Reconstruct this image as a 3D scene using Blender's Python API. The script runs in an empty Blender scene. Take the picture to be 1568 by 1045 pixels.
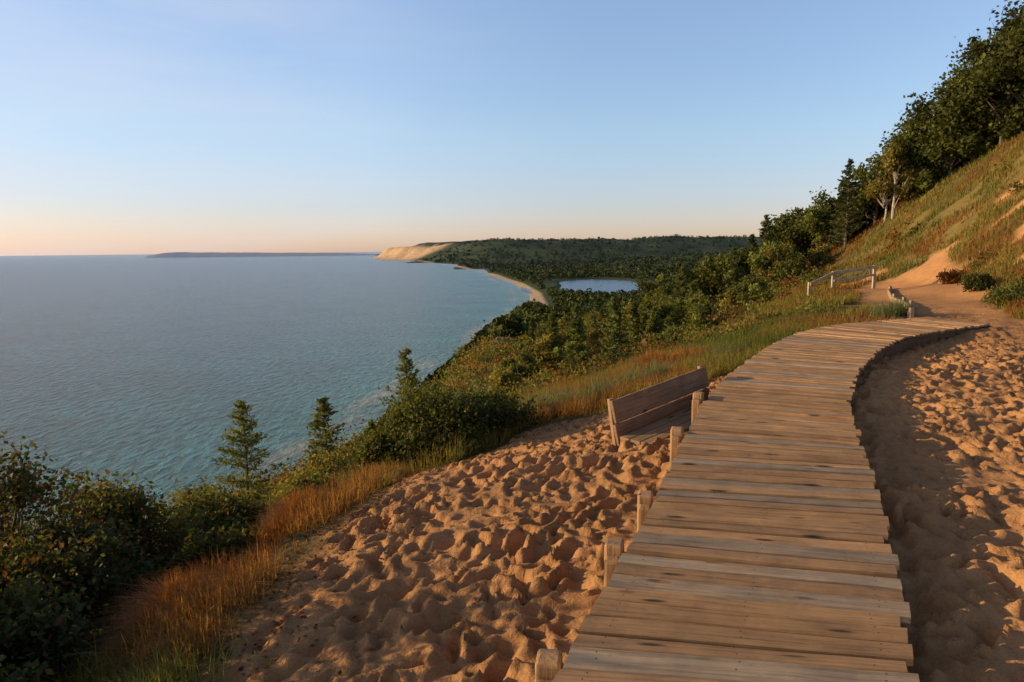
import bpy, math, numpy as np
from mathutils import Vector, Matrix
rng=np.random.default_rng(7)
scene=bpy.context.scene
SUN_EL=13.0; SUN_AZ=-83.0   # azimuth clockwise from +Y
# ------------------------------------------------------------------ helpers
_T=rng.random((256,256))
def vn(x,y):
    x=np.asarray(x,float); y=np.asarray(y,float)
    xi=np.floor(x).astype(int); yi=np.floor(y).astype(int)
    fx=x-xi; fy=y-yi; fx=fx*fx*(3-2*fx); fy=fy*fy*(3-2*fy)
    a=_T[xi&255,yi&255]; b=_T[(xi+1)&255,yi&255]; c=_T[xi&255,(yi+1)&255]; d=_T[(xi+1)&255,(yi+1)&255]
    return ((a*(1-fx)+b*fx)*(1-fy)+(c*(1-fx)+d*fx)*fy)*2-1
def fbm(x,y,o=4):
    s=0;a=1;t=0
    for i in range(o):
        s=s+a*vn(x*2**i+17.3*i,y*2**i+5.1*i); t+=a; a*=.5
    return s/t
def sm(x,a,b):
    t=np.clip((x-a)/(b-a),0,1); return t*t*(3-2*t)
def link(o):
    scene.collection.objects.link(o); return o
class MB:
    def __init__(s): s.V=[];s.F=[];s.C=[];s.G=[];s.M=[];s.n=0
    def add(s,V,F,C,mi=0,G=None):
        V=np.asarray(V,float).reshape(-1,3); n=len(V); F=np.asarray(F,int).reshape(-1,4)
        s.V.append(V); s.F.append(F+s.n); s.n+=n
        s.C.append(np.broadcast_to(np.asarray(C,float),(n,3)))
        s.G.append(V if G is None else np.asarray(G,float).reshape(-1,3))
        s.M.append(np.full(len(F),mi,int))
    def build(s,name,mats,smooth=False,parent=None):
        V=np.concatenate(s.V);F=np.concatenate(s.F);C=np.concatenate(s.C);G=np.concatenate(s.G);M=np.concatenate(s.M)
        me=bpy.data.meshes.new(name)
        me.vertices.add(len(V)); me.vertices.foreach_set("co",V.astype(np.float32).ravel())
        me.loops.add(len(F)*4); me.loops.foreach_set("vertex_index",F.astype(np.int32).ravel())
        me.polygons.add(len(F)); me.polygons.foreach_set("loop_start",(np.arange(len(F))*4).astype(np.int32))
        me.polygons.foreach_set("material_index",M.astype(np.int32))
        me.polygons.foreach_set("use_smooth",np.full(len(F),smooth))
        me.update(calc_edges=True)
        a=me.attributes.new("Col","FLOAT_COLOR","POINT")
        a.data.foreach_set("color",np.concatenate([C,np.ones((len(C),1))],1).astype(np.float32).ravel())
        g=me.attributes.new("gc","FLOAT_VECTOR","POINT")
        g.data.foreach_set("vector",G.astype(np.float32).ravel())
        for m in mats: me.materials.append(m)
        o=bpy.data.objects.new(name,me); link(o)
        if parent: o.parent=parent
        return o
def unit(v): return v/np.maximum(np.linalg.norm(v,axis=-1,keepdims=True),1e-9)
def rdir(n): return unit(rng.normal(size=(n,3)))
def leaves(mb,P,size,col,aspect=1.6,d=None,mi=0):
    n=len(P)
    if d is None: d=rdir(n)
    w=unit(np.cross(d,rdir(n))); size=np.broadcast_to(np.asarray(size,float),(n,))[:,None]
    L=size*aspect*.5; W=size*.5
    V=np.stack([P-d*L,P+w*W,P+d*L,P-w*W],1)
    mb.add(V,np.arange(n*4).reshape(-1,4),np.repeat(np.broadcast_to(col,(n,3)),4,0),mi)
def tube(mb,pts,rad,col,k=6,mi=1):
    pts=np.asarray(pts,float); n=len(pts); T=unit(np.gradient(pts,axis=0))
    ref=np.array([1.,.13,.07]) if abs(T[0][2])>.7 else np.array([0,0,1.])
    A=unit(np.cross(T,ref)); B=np.cross(T,A)
    th=np.arange(k)*2*math.pi/k
    V=pts[:,None]+np.asarray(rad)[:,None,None]*(A[:,None]*np.cos(th)[None,:,None]+B[:,None]*np.sin(th)[None,:,None])
    F=[[i*k+j,i*k+(j+1)%k,(i+1)*k+(j+1)%k,(i+1)*k+j] for i in range(n-1) for j in range(k)]
    mb.add(V,F,col,mi)
def box(mb,c,u,v,w,hu,hv,hw,col,mi=0):
    c=np.array(c,float); off=rng.random(3)*20
    S=np.array([[a,b,d] for d in(-1,1) for b in(-1,1) for a in(-1,1)],float)
    L=S*np.array([hu,hv,hw]); V=c+L[:,:1]*u+L[:,1:2]*v+L[:,2:]*w
    F=[[0,2,3,1],[4,5,7,6],[0,1,5,4],[2,6,7,3],[0,4,6,2],[1,3,7,5]]
    mb.add(V,F,col,mi,L+off)
def beam(mb,p0,p1,wid,hei,col,up=(0,0,1),mi=0):
    p0=np.array(p0,float);p1=np.array(p1,float);u=p1-p0;L=np.linalg.norm(u);u/=L
    up=np.array(up,float); v=np.cross(up,u)
    v=v/np.linalg.norm(v); w=np.cross(u,v)
    box(mb,(p0+p1)/2,u,v,w,L/2,wid/2,hei/2,col,mi)
def bevel(o,w=.006,seg=2):
    m=o.modifiers.new("bevel","BEVEL"); m.width=w; m.segments=seg; m.limit_method='ANGLE'; return o
# ------------------------------------------------------------------ materials
def newmat(name):
    m=bpy.data.materials.new(name); m.use_nodes=True; nt=m.node_tree
    b=nt.nodes["Principled BSDF"]; return m,nt,b
def N(nt,t,**k):
    n=nt.nodes.new(t)
    for a,b in k.items():
        if a in n.inputs: n.inputs[a].default_value=b
        else: setattr(n,a,b)
    return n
def attr(nt,name):
    n=nt.nodes.new("ShaderNodeAttribute"); n.attribute_name=name; return n
def ramp(nt,fac,stops):
    r=nt.nodes.new("ShaderNodeValToRGB"); e=r.color_ramp.elements
    while len(e)<len(stops): e.new(.5)
    for i,(p,c) in enumerate(stops):
        e[i].position=p; e[i].color=(c,c,c,1) if not isinstance(c,tuple) else (*c,1)
    nt.links.new(fac,r.inputs[0]); return r.outputs[0]
def mixc(nt,mode,fac,a,b):
    m=nt.nodes.new("ShaderNodeMix"); m.data_type='RGBA'; m.blend_type=mode
    for i,x in((0,fac),(6,a),(7,b)):
        if hasattr(x,"is_output"): nt.links.new(x,m.inputs[i])
        else: m.inputs[i].default_value=x if i==0 else (*x,1)
    return m.outputs[2]
def foliage_mat(name,transl=.35,rough=.6):
    m,nt,b=newmat(name); a=attr(nt,"Col"); nt.links.new(a.outputs[0],b.inputs["Base Color"])
    b.inputs["Roughness"].default_value=rough; b.inputs["Specular IOR Level"].default_value=.2
    t=N(nt,"ShaderNodeBsdfTranslucent"); nt.links.new(mixc(nt,'MULTIPLY',1.0,a.outputs[0],(1.7,1.5,.6)),t.inputs[0])
    mx=N(nt,"ShaderNodeMixShader"); mx.inputs[0].default_value=transl
    nt.links.new(b.outputs[0],mx.inputs[1]); nt.links.new(t.outputs[0],mx.inputs[2])
    nt.links.new(mx.outputs[0],nt.nodes["Material Output"].inputs[0]); return m
M_leaf=foliage_mat("leaf"); M_grass=foliage_mat("grass_blade",.4,.7)
M_far,nt,b=newmat("far_foliage"); nt.links.new(attr(nt,"Col").outputs[0],b.inputs["Base Color"]); b.inputs["Roughness"].default_value=1; b.inputs["Specular IOR Level"].default_value=0
M_bark,nt,b=newmat("bark"); tc=N(nt,"ShaderNodeTexCoord"); n=N(nt,"ShaderNodeTexNoise",Scale=14.0,Detail=6.0); nt.links.new(tc.outputs["Object"],n.inputs["Vector"])
nt.links.new(mixc(nt,'MULTIPLY',1.0,attr(nt,"Col").outputs[0],ramp(nt,n.outputs[0],[(.3,.5),(.7,1.3)])),b.inputs["Base Color"]); b.inputs["Roughness"].default_value=.9
def wood_mat(name,dust=True):
    m,nt,b=newmat(name); g=attr(nt,"gc"); c=attr(nt,"Col")
    mp=N(nt,"ShaderNodeMapping"); mp.inputs["Scale"].default_value=(1.8,46,46); nt.links.new(g.outputs["Vector"],mp.inputs[0])
    n1=N(nt,"ShaderNodeTexNoise",Scale=1.0,Detail=6.0,Roughness=.65,Distortion=.6); nt.links.new(mp.outputs[0],n1.inputs["Vector"])
    n2=N(nt,"ShaderNodeTexNoise",Scale=4.0,Detail=5.0,Roughness=.6); nt.links.new(g.outputs["Vector"],n2.inputs["Vector"])
    mp2=N(nt,"ShaderNodeMapping"); mp2.inputs["Scale"].default_value=(2.3,8,8); nt.links.new(g.outputs["Vector"],mp2.inputs[0])
    v=N(nt,"ShaderNodeTexVoronoi",Scale=1.0); nt.links.new(mp2.outputs[0],v.inputs["Vector"])
    col=mixc(nt,'MULTIPLY',1.0,c.outputs[0],ramp(nt,n1.outputs[0],[(.28,.52),(.5,1.0),(.75,1.2)]))
    col=mixc(nt,'MULTIPLY',1.0,col,ramp(nt,n2.outputs[0],[(.3,(.66,.68,.72)),(.7,(1.12,1.12,1.10))]))
    col=mixc(nt,'MULTIPLY',1.0,col,ramp(nt,v.outputs["Distance"],[(.07,.14),(.13,.5),(.18,1.0)]))
    if dust:
        tc=N(nt,"ShaderNodeTexCoord"); n3=N(nt,"ShaderNodeTexNoise",Scale=2.2,Detail=9.0,Roughness=.8); nt.links.new(tc.outputs["Object"],n3.inputs["Vector"])
        col=mixc(nt,'MIX',ramp(nt,n3.outputs[0],[(.52,0.0),(.66,.65)]),col,(.54,.31,.15))
    nt.links.new(col,b.inputs["Base Color"]); b.inputs["Roughness"].default_value=.75; b.inputs["Specular IOR Level"].default_value=.25
    bp=N(nt,"ShaderNodeBump",Strength=.9,Distance=.007); nt.links.new(n1.outputs[0],bp.inputs["Height"]); nt.links.new(bp.outputs[0],b.inputs["Normal"]); return m
M_deck=wood_mat("weathered_deck_wood"); M_wood=wood_mat("weathered_wood",False)
M_iron,nt,b=newmat("nail_iron"); b.inputs["Base Color"].default_value=(.03,.025,.02,1)
M_ter,nt,b=newmat("terrain"); a=attr(nt,"Col"); g=attr(nt,"gc"); tc=N(nt,"ShaderNodeTexCoord")
n1=N(nt,"ShaderNodeTexNoise",Scale=2.5,Detail=8.0,Roughness=.7); n2=N(nt,"ShaderNodeTexNoise",Scale=90.0,Detail=3.0); n3=N(nt,"ShaderNodeTexNoise",Scale=15.0,Detail=7.0,Roughness=.6,Distortion=.5)
n4=N(nt,"ShaderNodeTexNoise",Scale=.03,Detail=5.0,Roughness=.75)
for n in(n1,n2,n3,n4): nt.links.new(tc.outputs["Object"],n.inputs["Vector"])
col=mixc(nt,'MULTIPLY',1.0,a.outputs[0],ramp(nt,n1.outputs[0],[(.3,.82),(.7,1.15)]))
col=mixc(nt,'MULTIPLY',1.0,col,ramp(nt,n2.outputs[0],[(.3,.85),(.7,1.12)]))
col=mixc(nt,'MULTIPLY',1.0,col,ramp(nt,n4.outputs[0],[(.35,.7),(.65,1.25)]))
nt.links.new(col,b.inputs["Base Color"]); b.inputs["Roughness"].default_value=.95; b.inputs["Specular IOR Level"].default_value=.1
b1=N(nt,"ShaderNodeBump",Strength=.5,Distance=.004); nt.links.new(n2.outputs[0],b1.inputs["Height"])
b2=N(nt,"ShaderNodeBump",Strength=.9,Distance=.035); nt.links.new(n3.outputs[0],b2.inputs["Height"]); nt.links.new(b1.outputs[0],b2.inputs["Normal"]); nt.links.new(b2.outputs[0],b.inputs["Normal"])
M_wat,nt,b=newmat("lake_water"); a=attr(nt,"Col"); tc=N(nt,"ShaderNodeTexCoord")
mp=N(nt,"ShaderNodeMapping"); mp.inputs["Scale"].default_value=(.19,.08,.1); mp.inputs["Rotation"].default_value=(0,0,.5); nt.links.new(tc.outputs["Object"],mp.inputs[0])
n1=N(nt,"ShaderNodeTexNoise",Scale=1.0,Detail=7.0,Roughness=.62,Distortion=.4); nt.links.new(mp.outputs[0],n1.inputs["Vector"])
n2=N(nt,"ShaderNodeTexNoise",Scale=.012,Detail=4.0); nt.links.new(tc.outputs["Object"],n2.inputs["Vector"])
col=mixc(nt,'MULTIPLY',1.0,a.outputs[0],ramp(nt,n2.outputs[0],[(.3,.75),(.7,1.25)]))
col=mixc(nt,'MULTIPLY',1.0,col,ramp(nt,n1.outputs[0],[(.32,.35),(.64,1.55)]))
nt.links.new(col,b.inputs["Base Color"]); b.inputs["Roughness"].default_value=.2; b.inputs["IOR"].default_value=1.33; b.inputs["Specular IOR Level"].default_value=.36
bp=N(nt,"ShaderNodeBump",Strength=1.0,Distance=5.5); nt.links.new(n1.outputs[0],bp.inputs["Height"]); nt.links.new(bp.outputs[0],b.inputs["Normal"])
# ------------------------------------------------------------------ terrain heights
EY=[-60,0,6,10,14,20,30,40,100,250,450,800,1300]
EX=[-3.5,-3.5,-4.5,-5,-6,-4.5,-4,-3.2,-2.3,3.8,12,25,45]
EZ=[-3.6,-3.6,-4,-4.6,-5.5,-6,-7,-8,-13,-25,-40,-66,-106]
SL=.85
sh=[(y,x-(110+z)/SL) for y,x,z in zip(EY,EX,EZ)]+[(1720,46),(2217,12),(3116,-101),(4775,-384),(7590,-1045),(9500,-1750),(11000,-2200),(12000,-2250),(13000,-1600),(20000,9000)]
SY=np.array([p[0] for p in sh],float); SX=np.array([p[1] for p in sh],float)
def shore(Y): return np.interp(Y,SY,SX)
R={-60:[(-2,-2.4),(0,-2.1),(1.5,-1.88),(6,-1.8),(12,-1.5),(25,5),(60,14)],
0:[(-2,-2.4),(0,-2.05),(1.6,-1.88),(6,-1.78),(12,-1.5),(17,0),(30,8),(60,18)],
6:[(-2,-2.6),(-1,-2.4),(1.2,-2.12),(3,-1.88),(8,-1.78),(12,-1.6),(17,0),(30,8),(60,18)],
10:[(-1.2,-3.1),(0,-2.75),(2,-2.35),(4.8,-1.93),(9,-1.83),(13,-1.5),(17,.3),(30,8),(60,18)],
14:[(0,-3.5),(3,-2.75),(6,-2.15),(8,-1.95),(12,-1.72),(14,-1.2),(18,1),(30,7),(60,17)],
20:[(1,-4.3),(5,-3.1),(8,-2.2),(10,-1.8),(15,-1.75),(17,-.7),(20,1.8),(26,6.5),(60,17)],
30:[(2,-6.3),(8,-4.4),(12,-2.5),(15,-1.8),(19.5,-1.75),(22,.6),(27,5.5),(32,9),(60,17)],
40:[(3,-7.6),(10,-5.5),(16,-3.1),(20,-1.7),(23,-.2),(29,5.2),(34,9),(60,17)],
65:[(6,-10.5),(15,-7),(22,-4),(28,-1),(35,5.5),(60,13)],
100:[(8,-15),(20,-11),(30,-6),(40,-1),(60,5),(100,8)],
160:[(1,-18),(15,-21),(40,-16),(70,-6),(120,4)],
250:[(30,-32),(80,-25),(150,-10)],
450:[(50,-55),(150,-50),(400,-30)],
800:[(80,-90),(200,-95),(1000,-80)],
1300:[(100,-105),(300,-106),(2000,-90)]}
def grow(a,step,k,lim,sgn=1):
    out=[];x=a;s=step
    while (x-lim)*sgn<0:
        s=step+k*abs(x-a); x=x+sgn*s; out.append(x)
    return out
xs=np.array(sorted(grow(-2.6,.026,.035,-3000,-1)+list(np.arange(-2.6,8,.026))+grow(8,.026,.03,9000)))
ys=np.array(sorted(list(np.arange(-40,1.4,.8))+list(np.arange(1.8,10.5,.026))+grow(10.5,.026,.016,14500)))
secY=[];secZ=[]
for y in sorted(R):
    xe=np.interp(y,EY,EX); ze=np.interp(y,EY,EZ)
    pts=[(xe-(116+ze)/SL,-116),(xe-2,ze-1.7),(xe,ze)]+[p for p in R[y] if p[0]>xe]
    p=np.array(pts); secY.append(y); secZ.append(np.interp(xs,p[:,0],p[:,1]))
for y in (1720,2217,3116,4775,7590,9500,11000,12000,13000,20000):
    s=shore(y); p=np.array([(s-60,-116),(s,-110),(s+25,-107.5),(s+60,-105),(s+3000,-100)])
    secY.append(y); secZ.append(np.interp(xs,p[:,0],p[:,1]))
secY=np.array(secY,float); secZ=np.array(secZ)
dk=np.diff(secZ,axis=0)/np.diff(secY)[:,None]
m=np.zeros_like(secZ); pr=dk[:-1]*dk[1:]
m[1:-1]=np.where(pr>0,2*pr/np.where(np.abs(dk[:-1]+dk[1:])<1e-12,1,dk[:-1]+dk[1:]),0); m[0]=dk[0]*0; m[-1]=dk[-1]
ki=np.clip(np.searchsorted(secY,ys)-1,0,len(secY)-2); hh=(secY[ki+1]-secY[ki])[:,None]; t=((ys-secY[ki])[:,None])/hh
Z=(2*t**3-3*t**2+1)*secZ[ki]+(t**3-2*t**2+t)*hh*m[ki]+(-2*t**3+3*t**2)*secZ[ki+1]+(t**3-t**2)*hh*m[ki+1]
X,Y=np.meshgrid(xs,ys)
XV=[-60,0,3.2,6,7.7,9.7,10.5,11.5,12.7,14,16,18,20,25,30,33,36]; VV=[-1.9,-1.9,-1.9,-1.8,-1.4,0,1.5,2.8,4.4,6.4,8.7,9.7,10.3,12.8,15.0,16.5,19]
RY=[-60,12,15,18,22,30,34,36]; RX=[14,13.5,12.0,12.9,15.6,20,21.5,19]
SC=[(24.3,32.5,1.7,.6),(21.9,29.2,1.5,.55),(20.0,26.0,1.2,.9),(21.3,34.5,1.2,.5),(25.4,35.0,1.2,.4),(17.0,21.5,.9,.7),(19,37.5,1.6,.8)]
def sandness(X,Y):
    n=fbm(X*1.3,Y*1.3,3)*.5
    s=np.minimum(X-np.interp(Y,XV,VV),np.interp(Y,RY,RX)-X)+n*np.clip(Y/12,.6,1.5)
    s=sm(s,-.15,.35)*(Y<36)
    p=fbm(X*.9+9,Y*.9,4)*1.1
    for cx,cy,rx,ry in SC: s=np.maximum(s,sm(1.1-np.sqrt(((X-cx)/rx)**2+((Y-cy)/ry)**2)+p,0,.35))
    s=np.maximum(s,.8*sm(fbm(X*.22+3,Y*.12+2,3),.3,.45)*(Y>26)*(Y<140)*(X<12))
    return s
S=sandness(X,Y)
D=X-shore(Y)
Z+=fbm(X*.7,Y*.7,3)*.08*sm(60-Y,0,30)
Z+=fbm(X/7,Y/7,4)*.5*sm(Y,22,45)*(Y<400)*sm(D,20,60)
Z+=fbm(X/2.2,Y/2.2,3)*.28*sm(X,15,18)*(Y>12)*(Y<60)
Z+=fbm(X/60,Y/60,4)*3.5*sm(Y,120,300)*(Y<1500)*sm(D,15,60)
hn=fbm(X/1300,Y/1300,4); rid=1-np.abs(fbm(X/900+7,Y/1500+3,4))*2
hill=sm(Y,4700,7700)*sm(D,0,600)*(178+55*hn+60*rid*sm(D,300,900))
hill+=sm(Y,2500,3500)*sm(X,250,900)*(38+44*fbm(X/420,Y/420,4))*(1-sm(Y,4300,5200))
head=sm(Y,8300,9300)
dn=D+fbm(X/150,Y/150,4)*160
hill=hill*(1-head)+head*(sm(dn,0,330)*(165+20*hn)+sm(D,560,760)*(52+25*hn))
Z+=np.where(D>0,hill,0)
PX,PY=270,2060
pe=np.sqrt(((X-PX-.06*(Y-PY))/(150+25*np.sin(Y/120)))**2+((Y-PY)/430)**2)
Z=np.where((D>40)&(Y>1300)&(Y<3000),Z-7*(1-sm(pe,.85,1.1)),Z)
# trampled loose sand: overlapping footprints of different size and depth, walked mostly along the deck, plus scuffs
foot=np.zeros_like(Z)
cnt=11500
fx=rng.uniform(-2.4,12,cnt); fy=rng.uniform(1.8,22,cnt)
for x0,y0 in zip(fx,fy):
    if y0>14 and rng.random()<.4: continue
    big=rng.random()<.12
    r=rng.uniform(.065,.095) if big else rng.uniform(.032,.062); dpt=rng.uniform(.04,.065) if big else rng.uniform(.016,.048)
    an=rng.normal(1.2,.8); el=rng.uniform(1.2,2.6)
    i0,i1=np.searchsorted(xs,[x0-.36,x0+.36]); j0,j1=np.searchsorted(ys,[y0-.36,y0+.36])
    dx=X[j0:j1,i0:i1]-x0; dy=Y[j0:j1,i0:i1]-y0
    dx=dx+.04*vn(X[j0:j1,i0:i1]*9,Y[j0:j1,i0:i1]*9); dy=dy+.04*vn(X[j0:j1,i0:i1]*9+31,Y[j0:j1,i0:i1]*9+9)
    u=(dx*math.cos(an)+dy*math.sin(an))/el; v=-dx*math.sin(an)+dy*math.cos(an)
    q=np.sqrt(u*u+v*v)/r
    foot[j0:j1,i0:i1]+=dpt*(-1/(1+(q/.95)**4)+.55*np.exp(-((q-1.45)/.4)**2)*(1+.6*np.sin(3*np.arctan2(v,u)+an*5)))
wx=X+fbm(X*2,Y*2,2)*.3; wy_=Y+fbm(X*2+5,Y*2+9,2)*.3
amp=.72+.45*sm(fbm(X*.8+40,Y*.8,2),-.3,.3)
foot+=(.048*(1-2*np.abs(fbm(wx*3.8,wy_*2.4,4)))-.028)
foot=np.clip(foot*amp,-.09,.072)
Z+=foot*S*(Y<30)*sm(S,.3,.9)*(1-.6*sm(Y,17,20))
Z+=fbm(X*9,Y*9,3)*.013*S*(Y<20)
def mixa(a,b,t): return a*(1-t[...,None])+np.asarray(b)*t[...,None]
C=np.empty(Z.shape+(3,)); C[:]=(.13,.105,.035)
nn=fbm(X*.5,Y*.5,4)
C=mixa(C,(.22,.16,.055),sm(nn,-.1,.4))
C=mixa(C,(.07,.085,.025),sm(Y,60,160))
C=mixa(C,(.56,.285,.125),S)
fn=fbm(X/90,Y/90,5)
C=mixa(C,(.065,.085,.03),sm(Y,150,600)*sm(fn,-.3,.4))
C=mixa(C,(.065,.088,.052),sm(Y,3500,7000))  # aerial haze mixed into the far hills' base colour by distance
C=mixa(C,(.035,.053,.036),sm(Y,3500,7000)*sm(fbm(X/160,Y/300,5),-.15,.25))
beach=(1-sm(D,22,34))*(D>-10)*sm(Y,200,1200)
C=mixa(C,(.6,.42,.27),beach)
C=mixa(C,(.66,.45,.28),sm(Y,7900,8500)*(1-sm(D+fbm(X/120,Y/200,4)*260,480,640)))
C=mixa(C,(.3,.26,.15),(1-sm(Z,-109.5,-107))*(Y<1300)*(D>-5))
mb=MB(); ny,nx=Z.shape; idx=np.arange(ny*nx).reshape(ny,nx)
F=np.stack([idx[:-1,:-1],idx[:-1,1:],idx[1:,1:],idx[1:,:-1]],-1).reshape(-1,4)
mb.add(np.stack([X,Y,Z],-1),F,C.reshape(-1,3)); mb.build("dune_terrain_ground",[M_ter],True)
def H(x,y):
    x=np.asarray(x,float); y=np.asarray(y,float)
    i=np.clip(np.searchsorted(xs,x)-1,0,nx-2); j=np.clip(np.searchsorted(ys,y)-1,0,ny-2)
    a=(x-xs[i])/(xs[i+1]-xs[i]); b_=(y-ys[j])/(ys[j+1]-ys[j])
    return (Z[j,i]*(1-a)+Z[j,i+1]*a)*(1-b_)+(Z[j+1,i]*(1-a)+Z[j+1,i+1]*a)*b_
# ------------------------------------------------------------------ lake, pond, island
wy=np.array(list(np.arange(-3000,0,300))+list(np.arange(0,2000,20))+list(np.geomspace(2000,130000,120)))
wd=np.array([-14000,-6000,-3000,-200,-50,-10]+list(np.arange(0,300,6))+list(np.geomspace(300,140000,70)))
WD,WY=np.meshgrid(wd,wy); s0=shore(np.minimum(WY,11500)); WX=s0-WD
shal=np.exp(-np.maximum(WD+fbm(WX/60,WY/90,3)*30,0)/150.)
CW=np.empty(WX.shape+(3,)); CW[:]=(.012,.045,.10)
CW=mixa(CW,(.008,.10,.135),np.exp(-np.maximum(WD,0)/800.)); CW=mixa(CW,(.045,.25,.25),shal*.78)
bar=np.exp(-((WD-38-12*fbm(WY/50,WY*0,3))/9)**2)*sm(fbm(WX/25,WY/25,3),-.3,.3)
CW=mixa(CW,(.42,.34,.24),np.clip(bar*.6+np.exp(-np.maximum(WD,0)/10)*.8,0,1))
mb=MB(); a,b_=WX.shape; idx=np.arange(a*b_).reshape(a,b_)
F=np.stack([idx[:-1,:-1],idx[1:,:-1],idx[1:,1:],idx[:-1,1:]],-1).reshape(-1,4)
mb.add(np.stack([WX,WY,np.full(WX.shape,-110.)],-1),F,CW.reshape(-1,3)); mb.build("lake_water",[M_wat],True)
mb=MB(); th=np.linspace(0,2*math.pi,49)[:-1]; rr=np.array([.02,.6,1.3])
V=[(PX+.06*430*math.sin(q)*r_+185*r_*math.cos(q),PY+470*r_*math.sin(q),-109.2) for r_ in rr for q in th]
F=[[i*48+j,i*48+(j+1)%48,(i+1)*48+(j+1)%48,(i+1)*48+j] for i in range(2) for j in range(48)]
mb.add(V,F,(.02,.05,.08))
M_pond,nt,b=newmat("pond_water"); b.inputs["Base Color"].default_value=(.02,.07,.14,1); b.inputs["Roughness"].default_value=.25; b.inputs["IOR"].default_value=1.33
tc=N(nt,"ShaderNodeTexCoord"); n=N(nt,"ShaderNodeTexNoise",Scale=.3,Detail=5.0); nt.links.new(tc.outputs["Object"],n.inputs["Vector"]); bp=N(nt,"ShaderNodeBump",Strength=1.0,Distance=.8); nt.links.new(n.outputs[0],bp.inputs["Height"]); nt.links.new(bp.outputs[0],b.inputs["Normal"])
mb.build("inland_pond_water",[M_pond],True)
mb=MB(); u=np.linspace(0,1,160); v=np.linspace(-1,1,9); U,VV2=np.meshgrid(u,v)
prof=np.interp(u,[0,.02,.06,.2,.5,.8,1],[0,.7,1,.9,.75,.55,.2])*(1+.08*fbm(u*30,u*0,3))
IX=-10300+6500*U; IY=20000+900*VV2; IZ=-115+150*prof[None,:]*np.sqrt(np.clip(1-VV2**2,0,1))
idx=np.arange(9*160).reshape(9,160); F=np.stack([idx[:-1,:-1],idx[:-1,1:],idx[1:,1:],idx[1:,:-1]],-1).reshape(-1,4)
mb.add(np.stack([IX,IY,IZ],-1),F,(.40,.44,.54)); mb.build("island",[M_far],True)  # pale blue: distance haze painted into the island's colour
# ------------------------------------------------------------------ boardwalk
L=[(-1.2,-.9),(-.5,.8),(.145,2.5),(.557,3.53),(1.186,5.07),(2.08,7.3),(3.2,9.6),(4.9,12.4),(6.9,14.7),(8.9,16.0),(9.9,16.3)]
Rr=[(.1,-1.3),(.85,.5),(1.5,2.3),(1.93,3.2),(2.62,4.75),(3.42,6.7),(4.55,8.9),(6.2,11.3),(7.9,13.1),(9.6,14.35),(10.5,14.8)]
def catm(P,m=24):
    P=np.array(P); P=np.vstack([2*P[0]-P[1],P,2*P[-1]-P[-2]]); out=[]
    for i in range(1,len(P)-2):
        for t in np.arange(m)/m:
            out.append(.5*((2*P[i])+(-P[i-1]+P[i+1])*t+(2*P[i-1]-5*P[i]+4*P[i+1]-P[i+2])*t*t+(-P[i-1]+3*P[i]-3*P[i+1]+P[i+2])*t**3))
    out.append(P[-2]); return np.array(out)
LC=catm(L);RC=catm(Rr);CC=(LC+RC)/2; sl=np.r_[0,np.cumsum(np.linalg.norm(np.diff(CC,axis=0),axis=1))]
def at(A,s): return np.array([np.interp(s,sl,A[:,0]),np.interp(s,sl,A[:,1])])
DZ=-1.7; root=bpy.data.objects.new("wooden_boardwalk",None); link(root)
mb=MB(); nail=MB(); s=0.05; bw=.142
while s+bw<sl[-1]:
    e=s+bw-rng.uniform(.012,.028); dz=DZ+rng.normal()*.005+.02*math.sin(s*.9); tl=rng.normal()*.005
    A0,A1,B0,B1=at(LC,s),at(LC,e),at(RC,s),at(RC,e)
    d=unit((B0-A0)); e0=rng.normal()*.012; e1=rng.normal()*.016
    A0=A0-d*e0;A1=A1-d*e0;B0=B0+d*e1;B1=B1+d*e1
    base=np.array([.54,.30,.14])*rng.uniform(.74,1.14)
    if rng.random()<.22: base=np.array([.46,.33,.22])*rng.uniform(.8,1.15)
    cs=[(0,-.038),(0,-.006),(.05,0),(.95,0),(1,-.006),(1,-.038)]; V=[];G=[];off=rng.random(3)*50; ln=np.linalg.norm(B0-A0)
    warp=rng.normal(size=7)*.0016
    for k in range(7):
        f=k/6; p0=A0*(1-f)+B0*f; p1=A1*(1-f)+B1*f
        for (t,z) in cs:
            q=p0*(1-t)+p1*t; V.append((q[0],q[1],dz+z+tl*(t-.5)*2+warp[k])); G.append((f*ln+off[0],t*bw+off[1],z+off[2]))
    F=[[k*6+j,k*6+(j+1)%6,(k+1)*6+(j+1)%6,(k+1)*6+j] for k in range(6) for j in range(6)]
    F+=[[0,5,4,1],[1,4,3,2],[36,37,40,41],[37,38,39,40]]
    mb.add(V,F,base,0,G)
    if s<12:
        for f in(.09,.5,.91):
            for t in(.28,.72):
                p0=A0*(1-f)+B0*f; p1=A1*(1-f)+B1*f; q=p0*(1-t)+p1*t+rng.normal(size=2)*.006; r_=.0055; z=dz+.004+abs(tl)+.001
                nail.add([(q[0]-r_,q[1],z),(q[0],q[1]-r_,z),(q[0]+r_,q[1],z),(q[0],q[1]+r_,z)],[[0,1,2,3]],(.03,.02,.02))
    s+=bw*rng.uniform(.97,1.03)
mb.build("deck_boards",[M_deck],False,root); nail.build("nails",[M_iron],False,root)
mb=MB()
for side,(P,Q) in enumerate(((LC,RC),(RC,LC),(CC,RC))):
    ins=.06 if side<2 else 0
    pts=P+unit(Q-P)*ins
    for i in range(0,len(pts)-6,6):
        a0,a1=pts[i],pts[i+6]; dd=unit(a1-a0)*.004
        beam(mb,(*(a0+dd),DZ-.15),(*(a1-dd),DZ-.15),.045,.2,(.2,.13,.08))
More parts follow.
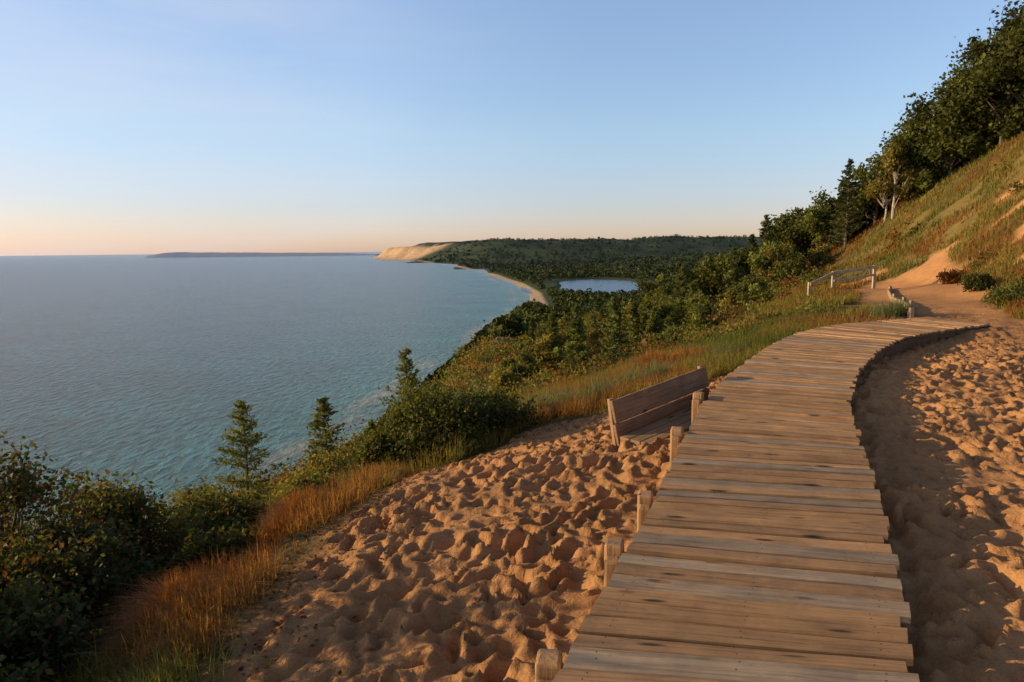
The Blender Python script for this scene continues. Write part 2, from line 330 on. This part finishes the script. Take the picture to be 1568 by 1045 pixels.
for s in np.arange(1,sl[-1],1.6):
    for P,Q in((LC,RC),(RC,LC)):
        p=at(P,s);q=at(Q,s);p=p+unit(q-p)*.16
        box(mb,(p[0],p[1],DZ-.42),np.array([0,0,1.]),np.array([1.,0,0]),np.array([0,1.,0]),.36,.045,.045,(.2,.13,.08))
bevel(mb.build("stringers_and_piles",[M_wood],False,root))
mb=MB()
for (s_,hgt) in((4.0,-.02),(5.15,-.0),(6.1,-.02),(7.6,.06),(9.0,.10)):
    p=at(LC,s_);q=at(RC,s_);d=unit(q-p);tn=np.array([-d[1],d[0]]);c=p-d*.09
    box(mb,(c[0],c[1],DZ-.4+hgt-.02),np.array([0,0,1.]),np.array([*d,0]),np.array([*tn,0]),.4,.055,.065,(.56,.32,.15))
    box(mb,(c[0]-tn[0]*.125,c[1]-tn[1]*.125,DZ-.42+hgt),np.array([0,0,1.]),np.array([*d,0]),np.array([*tn,0]),.35,.045,.045,(.46,.27,.13))
bevel(mb.build("edge_posts",[M_wood],False,root),.016)
# ------------------------------------------------------------------ bench
root=bpy.data.objects.new("wooden_bench",None); link(root)
a0=np.array([1.2,7.6,0]);a1=np.array([2.62,8.85,0]);u=unit(a1-a0);nv=np.array([u[1],-u[0],0])
lean=unit(np.array([-nv[0]*.18,-nv[1]*.18,1.]))
def bp_(f,h,o=0): return a0*(1-f)+a1*f+np.array([0,0,-2.27*(1-f)-2.1*f])+lean*h+nv*o
for nm,h0,h1 in(("lower_back_plank",.02,.27),("upper_back_plank",.283,.55)):
    mb=MB(); beam(mb,bp_(0,(h0+h1)/2),bp_(1,(h0+h1)/2),.04,h1-h0,(.34,.20,.11),up=lean); bevel(mb.build(nm,[M_wood],False,root))
mb=MB()
for f in(.02,.98):
    beam(mb,bp_(f,-.35,-.045),bp_(f,.56,-.045),.085,.045,(.48,.30,.17),up=nv)
    beam(mb,bp_(f,.05,-.0)+nv*.03,bp_(f,.05)+nv*.5,.045,.12,(.4,.26,.15))
    beam(mb,bp_(f,-.5)+nv*.44,bp_(f,.0)+nv*.44,.09,.09,(.42,.27,.15),up=nv)
bevel(mb.build("frame",[M_wood],False,root))
mb=MB()
for o in(.12,.27,.42): beam(mb,bp_(.0,.13)+nv*o,bp_(1,.13)+nv*o,.135,.035,(.36,.23,.13))
bevel(mb.build("seat",[M_wood],False,root))
# ------------------------------------------------------------------ railing and path edging
mb=MB(); cw=(.52,.42,.31)
P=[(13.6,31.2,-1.62),(14.9,31.7,-1.15),(16.95,32.0,-.9)]
pp=[np.array(p) for p in P]
for i,(x,y,tp) in enumerate(P): beam(mb,(x,y,float(H(x,y))-.3),(x,y,tp+.02),.12,.12,cw,up=(0,1,0))
for i in range(2):
    beam(mb,pp[i]+[0,-.09,-.06],pp[i+1]+[0,-.09,-.06],.05,.14,cw)
beam(mb,pp[1]+[0,-.09,-.42],pp[2]+[0,-.09,-.42],.05,.11,cw)
bevel(mb.build("wooden_railing",[M_wood]),.01)
mb=MB(); E=[(10.1,17.3),(11.2,19.2),(12.2,21.3),(13.4,24),(14.9,27),(16.2,29.3)]
for i in range(len(E)-1):
    a_,b2_=E[i],E[i+1]; za,zb=float(H(*a_))+.05,float(H(*b2_))+.05
    beam(mb,(*a_,za),(*b2_,zb),.05,.24,(.4,.29,.19))
    box(mb,(a_[0]+.07,a_[1],za),np.array([0,0,1.]),np.array([1.,0,0]),np.array([0,1.,0]),.22,.05,.05,(.45,.33,.22))
bevel(mb.build("path_edging_boards",[M_wood]),.01)
# ------------------------------------------------------------------ plants
G1=np.array([.115,.13,.03]);G2=np.array([.20,.175,.04]);DK=np.array([.06,.072,.022]);RU=np.array([.27,.115,.035]);BR=(.15,.11,.075)
def decid(name,x,y,h,r,nl,ls,col,low=.25,trunkcol=BR,ncl=None,redtips=0):
    mb=MB(); z0=float(H(x,y))-.1; B=np.array([x,y,z0]); tr=max(.02,h*.018)
    wob=np.cumsum(rng.normal(size=(6,2))*h*.02,0); tp=np.array([[wob[i,0],wob[i,1],h*.85*i/5] for i in range(6)])+B
    tube(mb,tp,np.linspace(tr,tr*.25,6),trunkcol)
    ncl=ncl or int(rng.integers(16,24)); P=[];Cc=[]
    for c in range(ncl):
        d=rdir(1)[0]; rad=rng.random()**.45
        ctr=B+np.array([d[0]*r*rad*.9,d[1]*r*rad*.9,h*((1+low)/2+(1-low)/2*.86*d[2]*rad)])
        f=min(.8,max(.1,(ctr[2]-z0)/h-.2)); s0_=tp[0]*(1-f)+tp[-1]*f; mid=(s0_+ctr)/2+rng.normal(size=3)*r*.08-[0,0,.03*h]
        tube(mb,[s0_,mid,ctr],[tr*.5,tr*.3,tr*.1],trunkcol,4)
        k=int(nl/ncl*rng.uniform(.5,1.6)); cr=r*rng.uniform(.2,.42)
        off=rng.normal(size=(k,3))*.55*np.array([cr,cr,cr*.75]); P.append(ctr+off)
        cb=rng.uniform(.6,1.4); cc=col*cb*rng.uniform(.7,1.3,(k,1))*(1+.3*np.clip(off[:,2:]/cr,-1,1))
        if redtips: cc=np.where(rng.random((k,1))<redtips,np.array([.17,.085,.035]),cc)
        Cc.append(cc)
        for _ in range(2):
            dv=unit(ctr-(B+[0,0,h*.45])+rng.normal(size=3)*r*.3+[0,0,r*.3]); ln=cr*rng.uniform(.8,1.6); kk=max(4,k//14)
            ff=rng.random(kk)[:,None]; P.append(ctr+dv*ln*ff+rng.normal(size=(kk,3))*ls*.7); Cc.append(col*cb*rng.uniform(.8,1.5,(kk,1)))
            tube(mb,[ctr,ctr+dv*ln],[tr*.12,tr*.05],trunkcol,3)
    leaves(mb,np.concatenate(P),ls*rng.uniform(.7,1.3,sum(map(len,P))),np.clip(np.concatenate(Cc),.008,1))
    return mb.build(name,[M_leaf,M_bark])
def conifer(name,x,y,h,r,nb,per,ls,col):
    mb=MB(); z0=float(H(x,y))-.1; B=np.array([x,y,z0]); tr=h*.016
    tube(mb,[B,B+[0.01*h,0,h*.5],B+[0,0,h]],[tr,tr*.6,tr*.12],BR)
    P=[];Dd=[];Cc=[]
    for i in range(nb):
        t=.08+.92*(i/nb)**.9; an=rng.uniform(0,2*math.pi); ln=r*(1-t)**.75*rng.uniform(.5,1.2)+.03*r
        st=B+[0,0,h*t]; d=np.array([math.cos(an),math.sin(an),.15+.55*t]); en=st+d*ln; 
        tube(mb,[st,(st+en)/2+[0,0,-.04*ln],en],[tr*.25,tr*.15,tr*.06],BR,3)
        k=max(4,int(per*(.3+ln/r))); f=rng.random(k)**.7; sp=(.2*ln*(1.15-f)+.03*r)[:,None]
        P.append(st+(en-st)*f[:,None]+rng.normal(size=(k,3))*sp*np.array([1,1,.45])); Dd.append(unit(d+rng.normal(size=(k,3))*.5))
        Cc.append(col*rng.uniform(.65,1.35)*rng.uniform(.7,1.3,(k,1)))
    P=np.concatenate(P); leaves(mb,P,ls*rng.uniform(.7,1.3,len(P)),np.concatenate(Cc),3.0,np.concatenate(Dd))
    return mb.build(name,[M_leaf,M_bark])
for x,y,top,r,nl,col,rt in [(-5.0,6.4,-1.7,.9,12000,DK*1.2,.3),(-4.1,6.0,-2.35,.75,10000,DK*1.2,.25),(-4.3,7.3,-2.3,.8,9000,G1*.7,.3),(-3.8,4.8,-2.35,.55,9000,DK*1.2,.12),
      (-3.6,7.9,-2.9,.6,6000,G1*.8,.15),(-3.05,3.5,-2.25,.4,7000,DK*1.2,.05),(-4.8,9.3,-3.4,.8,6000,G1,.05),(-1.15,9.7,-2.0,.85,15000,G1*.7,.03),(-.4,10.1,-2.1,.65,11000,G1*.65,.04),(-1.9,9.6,-2.6,.5,7000,G1*.8,.05),(-3.4,11.8,-3.55,.6,5000,G2,.0),
      (-3.0,6.6,-2.85,.4,4000,G1*.7,.15),(-2.5,8.6,-3.0,.4,4000,G1,.1),(-3.0,9.6,-3.3,.5,4000,G2*.9,.0),(-2.3,7.4,-2.75,.3,2500,G1,.1),(-5.9,12.4,-4.3,.6,4000,G2,.0),
      (-8.1,8.4,-1.7,1.0,8000,DK,.0),(-6.3,5.7,-1.4,.9,8000,DK,.0),(-5.5,4.3,-.35,1.1,18000,DK,.0),(-4.7,3.1,-.5,1.0,16000,DK,.0),(-4.1,2.0,-.6,.9,14000,DK,0)]:  # shrubs on this line: added out of view to shade the foreground sand
    h=top-float(H(x,y))+.1; decid("shrub",x,y,max(h,.5),r,nl,.036,col,low=.02,ncl=44,redtips=rt)
for x,y,top,r in [(-5.35,13.2,-2.9,.8),(-4.1,14.5,-3.15,.65),(-2.3,14.6,-2.1,.7),(-1.75,15.2,-3.0,.5),(-3.3,15.5,-4.4,.5)]:
    h=top-float(H(x,y))+.1; conifer("pine_tree",x,y,max(h,1),r,74,46,.032,G1*1.2)
for k,y,e,ty,cf in [(.775,42,.36,0,.7),(.735,44,.345,0,.6),(.70,45,.31,0,.7),(.665,47,.28,0,.65),(.63,48,.235,0,.7),(.60,50,.20,0,.7),(.575,50,.165,0,.8),(.525,54,.135,0,.8),(.485,52,.125,1,.8),(.495,56,.08,0,.8),
    (.46,56,.075,0,.9),(.43,60,.062,0,.8),(.405,60,.048,0,.8),(.37,55,.048,1,.9),(.385,52,.01,0,1.1),(.35,60,.02,1,.8),(.32,60,.004,0,1.),(.29,62,-.01,0,.9),(.245,62,-.02,1,.8),(.22,65,-.035,0,.9),(.72,52,.35,0,.6),(.66,54,.26,0,.6),(.79,48,.38,0,.6),(.76,43,.24,0,.8),(.71,45,.21,0,.75),(.62,50,.15,0,1.1),(.66,47,.18,0,.9),(.585,49,.115,0,1.0),
    (.095,38,-.078,1,1.9),(.15,40,-.07,1,2.0),(.18,43,-.076,1,1.5),(.25,50,-.022,1,1.6),(.265,47,-.05,1,2.0),(.06,45,-.09,1,1.6),(.03,60,-.1,1,1.3),(.325,50,.002,1,1.3),(.21,38,-.085,1,2.0)]:
    x=k*y; h=e*y-float(H(x,y))
    if h<1: continue
    if ty: conifer("spruce_tree",x,y,h,h*.19+.25,90,26,.10,DK*cf*1.2)
    else: decid("oak_tree",x,y,h,min(h*.36,2.4)+.3,6500,.17,G1*cf,low=.12,ncl=26)
for k,y,e in((.552,49,.15),(.54,50,.12)):
    x=k*y; h=e*y-float(H(x,y)); decid("birch_tree",x,y,h,1.3,2600,.14,np.array([.19,.16,.04]),low=.3,trunkcol=(.5,.43,.34),ncl=18)
envk=[-.12,-.08,-.02,.035,.09,.17,.245,.31,.365,.43,.485,.55]; enve=[-.26,-.2,-.14,-.1,-.086,-.074,-.045,-.018,.013,.03,.04,.06]
cnt=0
for i in range(1200):
    y=rng.uniform(24,120); k=rng.uniform(-.06,.48); x=k*y
    if sandness(np.array(x),np.array(y))>.15 or (k>.40 and y<44): continue
    if y<34 and (k>.3 or rng.random()<.4): continue
    e=np.interp(k,envk,enve)-rng.uniform(0,.03)-max(0,(45-y))*.0018; h=e*y-float(H(x,y))
    if h<1.0 or h>9: continue
    if y<45 and h>3.5: h=rng.uniform(1.5,3.5)
    cnt+=1
    ls=.045+.0015*y
    if rng.random()<.5: conifer("pine_tree",x,y,h,h*.18+.22,46,20,ls*.6,(G1*1.1 if rng.random()<.7 else DK)*rng.uniform(.9,1.5))
    else: decid("young_tree",x,y,h,h*.3+.3,2400,ls,(G1*rng.uniform(.6,1.4) if rng.random()<.6 else G2*rng.uniform(.8,1.2)),low=.05,ncl=14)
    if cnt>=100: break
mb=MB(); n=20000
fy=np.exp(rng.uniform(math.log(110),math.log(7800),n)); fk=rng.uniform(-.25,.52,n); fx=fk*fy
d=fx-shore(fy); zz=H(fx,fy); pe=np.sqrt(((fx-PX-.06*(fy-PY))/175)**2+((fy-PY)/450)**2)
ok=(d>45)&(zz>-108.5)&(pe>1.05)&((zz<5)|(fy>4000)); fx,fy,zz=fx[ok],fy[ok],zz[ok]
r=np.clip(1.2+fy*.0042,1.5,12)*rng.uniform(.6,1.3,len(fx)); q=24
P=np.repeat(np.stack([fx,fy,zz+r*.7],1),q,0)+rdir(len(fx)*q)*np.repeat(r,q)[:,None]*np.array([1,1,.9])*.75
cl=np.repeat((np.array([.065,.08,.026])*rng.uniform(.5,1.5,(len(fx),1))+np.array([.03,.018,.0])*rng.random((len(fx),1))),q,0)*rng.uniform(.8,1.2,(len(P),1))
hz=sm(P[:,1],1000,5000)[:,None]; cl=cl*(1-hz)+np.array([.054,.071,.05])*hz*np.repeat(rng.uniform(.6,1.35,(len(fx),1)),q,0)  # haze blended into the crown colours with distance
leaves(mb,P,np.repeat(r,q)*.55,cl,1.2); mb.build("distant_forest",[M_far])
mb=MB(); n=5200; sy=np.exp(rng.uniform(math.log(13),math.log(260),n)); sx=rng.uniform(-.5,.85,n)*sy
s_=sandness(sx,sy); e_=np.interp(sy,EY,EX); hs=(sx/sy>.45)&(sy<48)
ok=(s_<.1)&(sx>e_-sy*.35)&(fbm(sx*.25,sy*.25,3)>-.12+.28*hs+.25*(sy<34))&(sy>13); sx,sy,hs=sx[ok],sy[ok],hs[ok]
r=np.clip(.25+sy*.012,.3,2.2)*rng.uniform(.4,1.3,len(sx))*np.where(hs,.6,1); q=90
P=np.repeat(np.stack([sx,sy,H(sx,sy)+r*.4],1),q,0)+rng.normal(size=(len(sx)*q,3))*.5*np.repeat(r,q)[:,None]*np.array([1.1,1.1,.8])
base=np.where(rng.random((len(sx),1))<.22,RU*.75,np.where(rng.random((len(sx),1))<.35,G2,G1*rng.uniform(.5,1.4,(len(sx),1))))
leaves(mb,P,np.repeat(.025+sy*.0026,q)*rng.uniform(.6,1.2,len(P)),np.repeat(base,q,0)*rng.uniform(.6,1.4,(len(P),1)),1.5); mb.build("hillside_scrub",[M_leaf])
for x,y,h,r,col in((13.4,17.6,.7,.8,G1*.8),(14.5,19.2,.6,.8,G2*.8),(15.7,23.0,.7,.5,G1*.6),(17.6,27.2,.6,.5,RU*.5),(12.9,16.2,.45,.5,RU*.7),(13.9,16.6,.6,.6,G1*.8)):
    decid("shrub",x,y,h,r,4500,.05,col,low=.02,ncl=26)
def grass(name,x,y,h,w,col,lean=.45):
    n=len(x); mb=MB(); B=np.stack([x,y,H(x,y)-.02],1); an=rng.uniform(0,2*math.pi,n); d=np.stack([np.cos(an),np.sin(an),an*0],1); wv=np.stack([-np.sin(an+.6),np.cos(an+.6),an*0],1)
    ln=(lean*rng.random(n))[:,None]; h=h[:,None]; w=w[:,None]; up=np.array([0,0,1.])
    m_=B+up*h*.6+d*h*ln*.35; tpt=B+up*h*(1-.35*ln)+d*h*ln
    V=np.stack([B-wv*w,B+wv*w,m_+wv*w*.7,m_-wv*w*.7,tpt+wv*w*.12,tpt-wv*w*.12],1)
    i=np.arange(n)[:,None]*6; F=np.concatenate([i+[0,1,2,3],i+[3,2,4,5]])
    mb.add(V,F,np.repeat(col,6,0)); return mb.build(name,[M_grass])
def gcol(x,y,n,hilly=False):
    t=fbm(x*.35+4,y*.35,3)+fbm(x*2,y*2,2)*.25-(.02 if hilly else .03); c=np.where((t>.12)[:,None],np.array([.29,.155,.048]),np.array([.25,.205,.052]))
    c=np.where((t<-.24)[:,None],np.array([.15,.165,.04]),c); return c*rng.uniform(.6,1.35,(n,1))
def tufts(n,xf,yf,k,sp):
    x=xf(n);y=yf(n); x=np.repeat(x,k);y=np.repeat(y,k); sp=sp*np.ones(len(x)); return x+rng.normal(size=len(x))*sp,y+rng.normal(size=len(y))*sp
x,y=tufts(17000,lambda n:rng.uniform(-6,8,n),lambda n:rng.uniform(1.8,19,n),12,.06)
den=fbm(x*1.1+2,y*1.1,3)
ok=(sandness(x,y)<.35)&(x>np.interp(y,EY,EX)-2)&(x<np.interp(y,XV,VV)+.5)&((den>-.12)|(y>11)); x,y,den=x[ok],y[ok],den[ok]
grass("dune_grass",x,y,rng.uniform(.10,.34,len(x))*np.where(y>10.5,1.3,np.clip(.9+den*1.2,.4,1.6)),rng.uniform(.002,.004,len(x))*(1+y*.07),gcol(x,y,len(x)),1.1)
yy=np.exp(rng.uniform(math.log(15),math.log(75),32000)); xx=yy*rng.uniform(-.3,.85,32000)
x=np.repeat(xx,8);y=np.repeat(yy,8);x=x+rng.normal(size=len(x))*.006*y;y=y+rng.normal(size=len(y))*.006*y
ok=(sandness(x,y)<.3)&(x>np.interp(y,EY,EX)-5)&(fbm(x*.6,y*.6,3)>-.3); x,y=x[ok],y[ok]
grass("hillside_grass",x,y,rng.uniform(.10,.36,len(x))*(1+y*.006),.004+.0005*y*rng.uniform(.6,1.2,len(x)),gcol(x,y,len(x),True),1.2)
def rust(cx,cy,rx,ry,n,h,col):
    a=rng.uniform(0,2*math.pi,n);q=np.abs(rng.normal(size=n))*.5; x=cx+rx*q*np.cos(a);y=cy+ry*q*np.sin(a)
    bump=.75+.5*fbm(x*3,y*3,2)
    f=np.clip(1-.5*q**2,.2,1)*bump; grass("dry_rust_grass",x,y,h*f*rng.uniform(.3,1.1,n),np.full(n,.0014+.00035*cy),np.array(col)*rng.uniform(.6,1.4,(n,1)),1.3)
rust(-2.75,5.1,.8,.9,16000,.5,RU*1.1); rust(-2.3,4.1,.45,.5,5000,.35,RU*.9); rust(-1.8,8.3,.55,.8,8000,.4,(.29,.145,.045)); rust(-2.3,6.8,.5,.7,7000,.4,(.29,.13,.04))
rust(3.6,16.5,1.6,1.3,9000,.7,(.34,.17,.055)); rust(1.0,13,.9,1.0,4000,.5,(.28,.22,.07)); rust(13.8,17.0,1.0,1.0,4000,.5,(.25,.17,.06)); rust(8.0,18.8,1.6,.9,7000,.45,(.25,.12,.055)); rust(6.4,16.8,1.2,.8,5000,.4,(.25,.13,.06))
x=[];y=[]
for cx,cy in((1.7,12.6),(2.3,13.2),(.9,12.2),(2.9,13.6),(.4,11.4),(1.4,11.7),(4.6,14.8),(9.6,17.6),(10.2,17.9)):
    a=rng.normal(size=(420,2))*.13; x+=list(cx+a[:,0]); y+=list(cy+a[:,1])
x=np.array(x);y=np.array(y); grass("marram_grass_tuft",x,y,rng.uniform(.3,.62,len(x)),np.full(len(x),.006),np.array([.2,.22,.11])*rng.uniform(.6,1.3,(len(x),1)),1.2)
x=rng.normal(-2.25,.25,2200);y=rng.normal(3.3,.3,2200); grass("marram_grass_tuft",x,y,rng.uniform(.12,.34,2200),np.full(2200,.003),np.array([.18,.20,.045])*rng.uniform(.6,1.3,(2200,1)),1.1)
mb=MB(); n=5000; y=rng.uniform(2.2,17,n); x=np.interp(y,XV,VV)+rng.normal(size=n)*.35; P=np.stack([x,y,H(x,y)+.012],1); dd=rdir(n)*[1,1,.2]
leaves(mb,P,rng.uniform(.010,.026,n),np.array([.14,.08,.04])*rng.uniform(.5,1.5,(n,1)),2.0,unit(dd)); mb.build("leaf_litter",[M_leaf])
for x,y in((60,3300),(150,3150),(175,2750),(95,2600)):
    z=float(H(x,y)); root=bpy.data.objects.new("lakeside_house",None); link(root)
    mb=MB(); box(mb,(x,y,z+3),np.array([1.,0,0]),np.array([0,1.,0]),np.array([0,0,1.]),8,6,4,(.6,.58,.54)); mb.build("walls",[M_far],False,root)
    mb=MB(); V=[(x-9,y-7,z+7),(x+9,y-7,z+7),(x+9,y,z+12),(x-9,y,z+12),(x-9,y+7,z+7),(x+9,y+7,z+7)]; mb.add(V,[[0,1,2,3],[3,2,5,4]],(.12,.1,.1)); mb.build("roof",[M_far],False,root)
# ------------------------------------------------------------------ sky, sun
w=bpy.data.worlds.new("World"); scene.world=w; w.use_nodes=True; nt=w.node_tree; bg=nt.nodes["Background"]
sky=nt.nodes.new("ShaderNodeTexSky"); sky.sky_type='NISHITA'; sky.sun_disc=False; sky.sun_elevation=math.radians(SUN_EL+1); sky.sun_rotation=math.radians(SUN_AZ%360)
sky.altitude=200; sky.air_density=1.0; sky.dust_density=.5; sky.ozone_density=1.6
tc=N(nt,"ShaderNodeTexCoord"); sp=N(nt,"ShaderNodeSeparateXYZ"); nt.links.new(tc.outputs["Generated"],sp.inputs[0])
tr_=nt.nodes.new("ShaderNodeValToRGB"); e=tr_.color_ramp.elements
st=[(0,(.62,.51,.64)),(.06,(.64,.58,.72)),(.16,(.78,.76,.82)),(.34,(.96,.90,.96)),(.5,(.46,.45,.50)),(1,(.22,.22,.23))]
while len(e)<len(st): e.new(.5)
for i,(p_,c_) in enumerate(st): e[i].position=p_; e[i].color=(*c_,1)
nt.links.new(sp.outputs[2],tr_.inputs[0])
skyc=mixc(nt,'MULTIPLY',1.0,sky.outputs[0],tr_.outputs[0])
m2=N(nt,"ShaderNodeMapRange"); nt.links.new(sp.outputs[0],m2.inputs[0]); m2.inputs[1].default_value=-.2; m2.inputs[2].default_value=-.75; m2.inputs[3].default_value=1.0; m2.inputs[4].default_value=.75
skyc=mixc(nt,'MULTIPLY',1.0,skyc,m2.outputs[0])
mp=N(nt,"ShaderNodeMapping"); mp.inputs["Scale"].default_value=(1.2,1.2,9); mp.inputs["Rotation"].default_value=(0.1,.12,.3); nt.links.new(tc.outputs["Generated"],mp.inputs[0])
n1=N(nt,"ShaderNodeTexNoise",Scale=1.1,Detail=6.0,Roughness=.55,Distortion=.6); nt.links.new(mp.outputs[0],n1.inputs["Vector"])
mr=N(nt,"ShaderNodeMapRange"); nt.links.new(sp.outputs[0],mr.inputs[0]); mr.inputs[1].default_value=.1; mr.inputs[2].default_value=-.55
mu=N(nt,"ShaderNodeMath",operation='MULTIPLY'); nt.links.new(ramp(nt,n1.outputs[0],[(.35,0.0),(.7,.5)]),mu.inputs[0]); nt.links.new(mr.outputs[0],mu.inputs[1])
nt.links.new(mixc(nt,'MIX',mu.outputs[0],skyc,(3.0,3.05,3.4)),bg.inputs[0]); bg.inputs[1].default_value=.25
sd=bpy.data.lights.new("sun","SUN"); sd.energy=5; sd.angle=math.radians(.5); sd.color=(1,.72,.35); so=link(bpy.data.objects.new("sun",sd))
az=math.radians(SUN_AZ);el=math.radians(SUN_EL); sv=Vector((math.sin(az)*math.cos(el),math.cos(az)*math.cos(el),math.sin(el)))
so.rotation_euler=(-sv).to_track_quat('-Z','Y').to_euler()
# ------------------------------------------------------------------ camera
cd=bpy.data.cameras.new("camera"); cd.lens=24; cd.sensor_width=36; cd.clip_end=300000; cd.clip_start=.05
co=link(bpy.data.objects.new("camera",cd))
co.matrix_world=Matrix.Rotation(math.radians(90-7.6),4,'X')@Matrix.Rotation(math.radians(-.6),4,'Z'); scene.camera=co
scene.view_settings.view_transform='Standard'; scene.view_settings.look='None'; scene.view_settings.exposure=0
